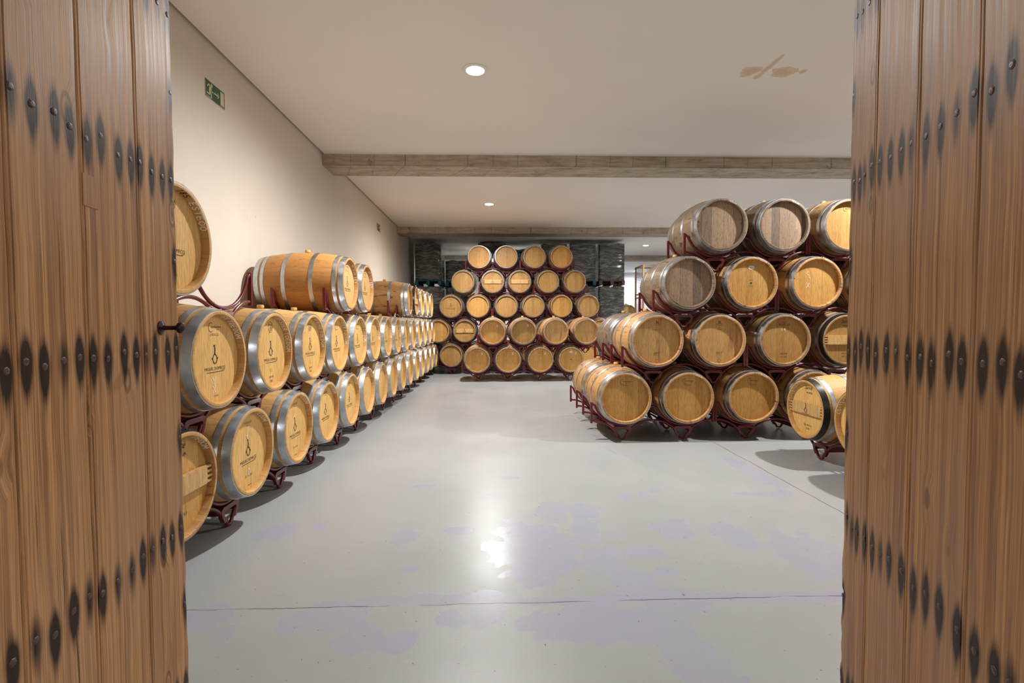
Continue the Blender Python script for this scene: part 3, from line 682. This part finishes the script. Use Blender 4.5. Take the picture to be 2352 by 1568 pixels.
for t_ in (0, 1):
    for i in range(4):
        if i % 2 == 0: big_rack(t_, i//2, 1)
        x = XS+.361*t_+RPITCH*(i//2)+SP*(i % 2)
        barrel((x, YS+HL+1.03, t_*PITCH_+BOT), 0, ('used', 'grey')[t_], 'oak barrel behind the %s one in the %s tier of the big stack' % (ORD[i], TIER[t_]), 'barrels of the big stack')
# ---- barrels of the row opposite the cream wall (heads face the aisle)
XD = 3.0484+HL
rack((XD, 4.359, 0), R(-90), 'maroon rack on the floor half behind the open plank door', 'racks')
barrel((XD, 4.719, BOT), R(-90), 'new', 'low black-hooped oak barrel with a branded cross plank beside the big stack', 'barrels beside the big stack', marks=('sante', 'frtm2'), chalk='s', bar='key', blackhoop=True)
barrel((XD, 3.999, BOT), R(-90), 'new', 'oak barrel cut off by the open door, next to the black-hooped one', 'barrels beside the big stack', chalk='s')

# ---- low pile and tall pile across the end of the aisle
def pile(Y, tiers, nm, grp, tone_of, rackpos, zp=PITCH_):
    for t_, xs in enumerate(tiers):
        for i, c in enumerate(rackpos[t_]):
            rack((c, Y+HL, t_*zp), 0, 'maroon rack, %s from the cream wall under the %s tier of the %s' % (ORD[i], TIER[t_], nm), 'racks of the '+nm)
        for i, x in enumerate(xs):
            tone, mk, bar = tone_of(t_, i)
            d = 'plank-crossed oak barrel' if bar else 'oak barrel'
            barrel((x, Y+HL, t_*zp+BOT), 0, tone, '%s %s from the cream wall, %s tier of the %s' % (d, ORD[i], TIER[t_], nm), grp, marks=mk, bar=bar)
pile(11.39, [[-.43, .29, 1.05, 1.77], [-.07, .65, 1.41, 2.13]], 'low front pile', 'barrels of the low front pile',
     lambda t_, i: (('used', 'used', 'used', 'used')[i], ('oval', 'ovalink', 'bunghole', 'cross') if i == 3 else ('coop', 'cmn', 'cross'), None) if t_ == 0 else (('used', 'pale', 'wine', 'wine')[i], ('cross',) if i < 2 else (), None),
     [[-.07, 1.41], [.29, 1.77]])
q = 13.05/12.9
def rear_tone(t_, i):
    if (t_, i) in ((3, 1),): return 'pale', ('sante', 'frtm'), 'key'
    if (t_, i) == (3, 2): return 'pale', ('sante', 'frtm'), 'plain'
    if (t_, i) == (1, 1): return 'pale', ('sante', 'frtm'), 'key'
    if (t_, i) == (2, 0): return 'pale', ('seguin', 'key', 'brand', 'am'), None
    return ('pale', 'used')[(t_+i*2) % 3 == 1], ('coop', 'cmn'), None
pile(13.05, [[-1.185, -.465, .29, 1.01, 1.765, 2.485], [-1.53, -.825, -.105, .65, 1.37, 2.125, 2.845], [-1.185, -.465, .29, 1.01, 1.765, 2.485], [-.86, -.07, .65, 1.405, 2.125], [-.43, .29, 1.045, 1.765]],
     'tall back pile', 'barrels of the tall back pile', rear_tone,
     [[-.825, .65, 2.125], [-.465, 1.01, 2.485], [-.825, .65, 2.125], [.29, 1.765], [-.07, 1.405]])
# wedges under the two barrels that lie without a rack
wm = MB()
wm.add([(-.10, 0, -.0225), (.10, 0, -.014), (.10, .45, -.014), (-.10, .45, -.0225), (-.10, 0, .0225), (.10, 0, .014), (.10, .45, .014), (-.10, .45, .0225)],
       [(0, 3, 2, 1), (4, 5, 6, 7), (0, 1, 5, 4), (1, 2, 6, 5), (2, 3, 7, 6), (3, 0, 4, 7)])
wm = wm.mesh('wooden_wedge', 0); M_WEDGE = board_mat('wedge_wood', (.45, .24, .08))
for (bx, bz, nm, lows) in ((-.86, 3*PITCH_+AX, 'fourth', (-1.185, -.465)), (-1.53, PITCH_+AX, 'second', (None, -1.185))):
    for lxx, sd in zip(lows, ('wall', 'aisle')):
        if lxx is None: continue
        dx, dz = lxx-bx, -PITCH_; l = math.hypot(dx, dz); k_ = .345+(l-.69)/2
        o = thing('wooden_wedge', 'wooden wedge on the %s side of the rackless barrel in the %s tier' % (sd, nm), 'wedge', (bx+dx/l*k_, 13.05+.25, bz+dz/l*k_), 0, 'wooden wedges', wm, M_WEDGE)
        o.rotation_euler = (0, -math.atan2(dx, -dz), 0)
# ---- a little stack far beyond the pallets
for t_ in range(3):
    rack((5.3+.36*(t_ % 2), 21.1, t_*PITCH_), 0, 'maroon rack, %s tier of the far little stack' % TIER[t_], 'racks of the far stack')
    for i in range(2):
        barrel((5.3+.36*(t_ % 2)+(-.36, .36)[i], 21.1, t_*PITCH_+BOT), 0, 'amber', 'far orange oak barrel, %s tier by the white end wall, %s' % (TIER[t_], ('on the pallet side', 'on the cage side')[i]), 'barrels of the far stack', blackhoop=True)

# ------------------------------------------------------------------ wrapped pallets
def load_mesh(wd, dp, ht, seed, flare=0.):
    rg = np.random.RandomState(seed); nx, ny, nz = 18, 24, 30
    bm = bmesh.new(); bmesh.ops.create_cube(bm, size=1)
    bmesh.ops.subdivide_edges(bm, edges=bm.edges[:], cuts=22, use_grid_fill=True)
    ph = rg.rand(40)*6.28; fr = 8+rg.rand(40)*60
    for v in bm.verts:
        c = v.co.copy(); x, y, z = c.x*wd, c.y*dp, (c.z+.5)*ht
        # soft corners
        ax, ay = abs(c.x)*2, abs(c.y)*2
        rr = 1-.035*max(0, (ax*ay-.75)*4)**1 if ax > .86 and ay > .86 else 1
        x *= rr; y *= rr
        hor = (ax > .999 or ay > .999)
        s = ax*.3+c.x*5+c.y*7
        w_ = sum(math.sin(fr[k]*z+ph[k]+s*(.3+.2*(k % 5))) for k in range(12))/12
        if hor:
            if ax > .999: x += math.copysign(.014*w_, x)
            if ay > .999: y += math.copysign(.014*w_, y)
        if c.z > .499: z += .012*math.sin(x*17+ph[1])+.010*math.sin(y*13+x*9+ph[2])-.02*max(ax, ay)**6+flare*ax**3
        if flare and c.z > .2: x *= 1-.5*(c.z-.2)*.55
        v.co = Vector((x, y, z))
    me = bpy.data.meshes.new('wrapped_load'); bm.to_mesh(me); bm.free()
    me.polygons.foreach_set('use_smooth', [True]*len(me.polygons)); return me
M_WRAP = wrap_mat('black_stretch_film', (.17, .17, .17), (.80, .80, .79))
M_WRAPC = wrap_mat('clear_stretch_film', (.10, .10, .08), (.42, .40, .36))
M_PB, M_PW = board_mat('blue_pallet_paint', (.02, .14, .22)), board_mat('brown_pallet_wood', (.20, .10, .06))
def pallet_parts(wd, dp):
    d = MB()
    for k in range(7):
        y = -dp/2+.05+(dp-.1)*k/6; d.box(-wd/2, wd/2, y-.05, y+.05, .122, .144)
    for s in (-1, 0, 1): d.box(s*(wd/2-.05)-.05, s*(wd/2-.05)+.05, -dp/2, dp/2, .100, .122)
    sk = []
    for s in (-1, 0, 1):
        m = MB(); x = s*(wd/2-.05); m.box(x-.05, x+.05, -dp/2, dp/2, 0, .022)
        for yy in (-dp/2+.07, 0, dp/2-.07): m.box(x-.05, x+.05, yy-.07, yy+.07, .022, .100)
        sk.append(m.mesh('skid', 0))
    return d.mesh('deck', 0), sk
PLT = pallet_parts(.82, 1.2)
LV = [(0, 1.112), (1.285, 1.112), (2.57, 1.185)]
def column(xc, yc, nm, tops=None, blue=True, film=None, flare=0, wd=.82, lv=(0, 1, 2)):
    for l in lv:
        z0, h = LV[l]
        p = thing('pallet', 'wooden %s pallet, %s level of %s' % ('blue' if blue else 'brown', ('floor', 'middle', 'top')[l], nm), 'pallet', (xc, yc, z0), 0, 'pallets at the end of the cellar')
        link('deck', PLT[0], M_PB if blue else M_PW, p)
        for m in PLT[1]: link('skid', m, M_PB if blue else M_PW, p)
        if tops and l == 2: h = tops
        thing('wrapped_load', 'goods wrapped in %s film, %s level of %s' % ('clear' if film else 'black', ('floor', 'middle', 'top')[l], nm), 'pallet load', (xc, yc, z0+.145), 0, 'wrapped loads at the end of the cellar',
              load_mesh(wd, 1.16, h, int(xc*31+l*7+100) % 1000, flare if l == 2 else 0), film or M_WRAP)
column(-2.10, 16.0, 'the column against the cream wall')
column(-1.20, 16.5, 'the second column from the cream wall', tops=.56)
column(-.10, 16.5, 'the column peeking over the tall pile', tops=1.26, wd=.90)
column(.87, 16.5, 'the column hidden by the tall pile', tops=1.06)
column(1.87, 16.1, 'the third column from the open end', tops=1.175)
column(2.79, 16.1, 'the second column from the open end')
column(3.71, 16.1, 'the end column with brown pallets', blue=False)
column(-1.35, 17.9, 'the pale column in the second rank', tops=.87, film=M_WRAPC)
M_BOX = plain('pale_carton', (.62, .50, .38), .7, noise_amt=.1)
for k, (x, wd, ht) in enumerate(((-1.0, .16, .11), (-.83, .13, .14))):
    thing('carton', ('small pale carton on the short wrapped load', 'taller tan carton on the short wrapped load')[k], 'box', (x, 16.75, 2.715+.585), 0, 'cartons', MB().bbox(-wd/2, wd/2, -.12, .12, 0, ht, .004).mesh('carton', 30), M_BOX)

# ------------------------------------------------------------------ wire cages behind the big stack
M_CAGE = plain('yellow_cage_paint', (.17, .095, .02), .5); M_WIRE = plain('wire', (.10, .09, .07), .4, .6); M_GREEN = plain('green_bottles', (.25, .33, .03), .2)
fr_ = MB()
for x in (-.55, .55):
    for y in (-.5, .5): fr_.box(x-.028, x+.028, y-.028, y+.028, 0, 1.17)
for z in (.10, 1.15):
    for y in (-.5, .5): fr_.box(-.55, .55, y-.02, y+.02, z-.02, z+.02)
    for x in (-.55, .55): fr_.box(x-.02, x+.02, -.5, .5, z-.02, z+.02)
fr_ = fr_.mesh('cage_frame', 0)
wr = MB()
for k in range(1, 16):
    x = -.55+1.1*k/16; wr.box(x-.003, x+.003, -.503, -.497, .1, 1.15)
    y = -.5+1.0*k/16; wr.box(-.553, -.547, y-.003, y+.003, .1, 1.15)
for k in range(1, 16):
    z = .1+1.05*k/16; wr.box(-.55, .55, -.503, -.497, z-.003, z+.003); wr.box(-.553, -.547, -.5, .5, z-.003, z+.003)
wr = wr.mesh('wire_mesh', 0)
for l in range(3):
    t = thing('wire_cage', 'yellow wire mesh cage, %s of three stacked behind the big stack' % ('lowest', 'middle one', 'topmost')[l], 'cage', (6.02, 18.5, l*1.172), 0, 'stacked wire cages')
    link('cage_frame', fr_, M_CAGE, t); link('wire_mesh', wr, M_WIRE, t)
    link('floor_plate', MB().box(-.55, .55, -.5, .5, .08, .10).mesh('floor_plate', 0), M_WIRE, t)
bt = MB().lathe([(0, .0005), (0, .037), (.19, .037), (.22, .030), (.25, .015), (.31, .015), (.31, .0005)], 14, True, 'z').mesh('bottle')
for k in range(6): thing('bottle', 'green glass bottle inside the middle wire cage', 'bottle', (5.60+.09*(k % 3), 18.12+.09*(k//3), 1.172+.1015), 0, 'bottles in the wire cage', bt, M_GREEN)

# ------------------------------------------------------------------ exit signs
M_SG, M_SW, M_SE = plain('sign_green', (.018, .075, .035), .4), plain('sign_pictogram', (.62, .60, .38), .5), plain('sign_edge', (.62, .56, .47), .5)
def thick2d(parts, name, y=-.0045):
    m = MB()
    for V, Fc in parts: m.add([(x, y, z) for x, z in V], Fc)
    return mesh(name, m.v, m.f, 0)
def limb(pts, wd):
    V = []; Fc = []
    for (ax, ay), (bx, by) in zip(pts, pts[1:]):
        dx, dy = bx-ax, by-ay; l = math.hypot(dx, dy); nx, ny = -dy/l*wd/2, dx/l*wd/2; b = len(V)
        V += [(ax+nx, ay+ny), (bx+nx, by+ny), (bx-nx, by-ny), (ax-nx, ay-ny)]; Fc.append((b, b+1, b+2, b+3))
    return V, Fc
ME_SB = MB().bbox(-.165, .165, -.003, 0, -.084, .084, .001).mesh('sign_board', 30)
ME_SGN = thick2d([rect2d(-.161, .161, -.080, .080)], 'green_face', -.0036)
man = [ring2d(.015, .018, .0149, 20)]
man[0] = ([(x-.062, y+.050) for x, y in man[0][0]], man[0][1])
man += [limb([(-.082, .034), (-.098, -.012)], .026), limb([(-.082, .036), (-.112, .046), (-.132, .018)], .013), limb([(-.075, .030), (-.066, -.004), (-.036, -.008)], .012),
        limb([(-.094, -.008), (-.072, -.034), (-.070, -.072)], .016), limb([(-.099, -.012), (-.098, -.046), (-.142, -.040)], .015)]
ME_MAN = thick2d(man, 'running_figure'); ME_ARR = thick2d([rect2d(-.022, .040, -.007, .007), ([(.030, .026), (.042, .026), (.064, 0), (.042, -.026), (.030, -.026), (.050, 0)], [(0, 1, 2, 5), (5, 2, 3, 4)])], 'arrow')
ME_DOOR = thick2d([rect2d(.084, .148, -.062, .066)], 'door_symbol')
ME_SMALL = thick2d([rect2d(-.155, -.07, -.070, -.066), rect2d(-.15, -.08, -.077, -.074), rect2d(.075, .15, -.074, -.070)], 'small_print')
for (y, z, lab) in ((4.91, 3.592, 'green running figure exit sign high on the cream wall near the doorway'), (11.53, 3.59, 'small green exit sign far along the cream wall before the second beam')):
    t = thing('exit_sign', lab, 'sign', (WALLX+.001, y, z), R(90), 'exit signs')
    link('sign_board', ME_SB, M_SE, t); link('green_face', ME_SGN, M_SG, t); link('running_figure', ME_MAN, M_SW, t); link('arrow', ME_ARR, M_SW, t); link('door_symbol', ME_DOOR, M_SW, t); link('small_print', ME_SMALL, M_SW, t)

# ------------------------------------------------------------------ plank doors
NAILZ = [.42, .852, 1.306, 1.738, 2.152, 2.58]
def nail_mesh():
    return MB().lathe([(0, .0075), (.0010, .0068), (.0020, .0042), (.0022, .0005)], 7, False, 'y').mesh('nail', 0)
ME_NAIL = nail_mesh()
def door(name, label, free, dirv, bounds, side, mat, nails_x, extra, ragged=False):
    """free: free edge (x, y); dirv: unit vector from hinge to free edge; local x runs from the free edge towards the hinge, local y = the outer face's normal negative"""
    d = Vector((dirv[0], dirv[1], 0)).normalized()
    t = bpy.data.objects.new(name, None); COL.objects.link(t); t['label'] = label; t['category'] = 'door'; t['kind'] = 'structure'
    xa = -d*side                       # local +x seen from the viewer: to the viewer's right
    # viewer sees the face whose normal points back to the aisle
    za = Vector((0, 0, 1)); xa = d if side > 0 else -d   # left leaf: right end is the free edge; right leaf: left end is the free edge
    ya = za.cross(xa)                  # away from the viewer
    mw = Matrix((xa, ya, za)).transposed().to_4x4(); mw.translation = (free[0], free[1], 0); t.matrix_world = mw
    rg = np.random.RandomState(3 if side > 0 else 11)
    H0, H1 = .012, 2.76
    jit = lambda s_: rg.uniform(-s_, s_)
    nails = []
    for p in range(len(bounds)-1):
        a, b = bounds[p], bounds[p+1]
        for zi, z in enumerate(NAILZ[:5]):
            for q_ in nails_x:
                nails.append((a+(b-a)*q_+jit(.006), z+jit(.012), 1.0 if rg.rand() > .2 else .6))
    nails += extra
    # planks
    for p in range(len(bounds)-1):
        a, b = bounds[p]+.0012, bounds[p+1]-.0012
        # cross-section of the face: bevelled edges, a bead near one edge
        g = .0022
        S = [(a, .045), (a, .004), (a+.0022, .0003)]
        S += [(a+.0022+(b-a-.013)*i/26, 0) for i in range(1, 26)]
        S += [(b-.0095, 0), (b-.0083, g), (b-.0068, g), (b-.0056, 0), (b-.0022, .0004), (b, .004), (b, .045)]
        S.sort(key=lambda c_: (c_[0] if c_[1] < .04 else (c_[0]-1 if c_[0] == a else c_[0]+1)))
        nz = 330; V = []; st = []
        for j in range(nz+1):
            z = H0+(H1-H0)*j/nz
            wob = .0015*math.sin(z*9+p*2)+.001*math.sin(z*31+p)
            rag = 0
            if p == 0:
                rag = .0015*math.sin(z*23)+.0012*math.sin(z*57+1)
                if ragged and z < .95: rag += .006+.004*math.sin(z*41)+.003*math.sin(z*97) if z < .66 else .008*math.exp(-((z-.80)/.06)**2)
            for i, (x, y) in enumerate(S):
                e = rag*max(0, 1-(x-a)/.05) if p == 0 else 0
                X = x+e if p == 0 else x
                V.append((-side*X, y+ (wob*.3 if y < .04 else 0), z))
                s = 0.
                for (nx_, nz_, k_) in nails:
                    dx = (x-nx_)/.0125; dz = z-nz_; dz = dz/(.040 if dz > 0 else .055); dx *= 1+.35*dz*dz
                    q_ = dx*dx+dz*dz
                    if q_ < 6: s = max(s, k_*math.exp(-q_**1.3*.8)*1.3)
                st.append(min(1, s))
        m_ = len(S); Fc = [(j*m_+i, j*m_+i+1, (j+1)*m_+i+1, (j+1)*m_+i) for j in range(nz) for i in range(m_-1)]
        Fc += [(j*m_+m_-1, j*m_, (j+1)*m_, (j+1)*m_+m_-1) for j in range(nz)]
        Fc += [tuple(range(m_)), tuple(range(nz*m_, (nz+1)*m_))]
        mb = MB(); mb.v = V; mb.f = Fc; me = mb.mesh('plank', 30)
        at = me.attributes.new('stain', 'FLOAT', 'POINT'); at.data.foreach_set('value', st)
        link('plank', me, mat, t)
    for (x, z, k_) in nails:
        o = link('nail', ME_NAIL, M_IRON, t, (-side*x, .0005, z), (R(jit(6)), R(jit(180)), R(jit(6))+R(180)))
    return t
dl = door('door_1', 'weathered plank door leaf with nail rows and a dark bronze knob', (-.822, 1.30), (-.135, .991), [0, .170, .351, .518, .70], 1, door_wood('old_pine_planks', 1.7), (.1, .37, .64, .88),
          [(.012, 1.96, .8), (.012, 1.535, .8), (.014, 1.08, .8), (.012, .64, .8)])
dr = door('door_2', 'weathered plank door leaf with nail rows and a chipped lower edge', (.933, 1.27), (.303, .953), [0, .152, .342, .530, .71], -1, door_wood('old_pine_planks_dark', 1.45), (.13, .38, .62, .87),
          [(.012, 1.96, .8), (.012, 1.535, .8), (.014, 1.08, .8), (.012, .64, .8)], True)
kp = [(0, .0005), (0, .031), (-.004, .030), (-.007, .020), (-.010, .011), (-.030, .009), (-.050, .010), (-.058, .014), (-.064, .023), (-.072, .025), (-.079, .022), (-.083, .012), (-.0835, .0005)]
kn = MB().lathe([(h_*.62, r_*.56) for h_, r_ in kp], 28, False, 'y').mesh('door_knob')
link('door_knob', kn, M_KNOB, dl, (-.088, 0, 1.366))
link('wood_patch', MB().bbox(-.022, .022, -.0012, .002, -.031, .031, .001).mesh('wood_patch', 30), door_wood('patch_wood', 1.5), dl, (-.325, 0, 1.63))
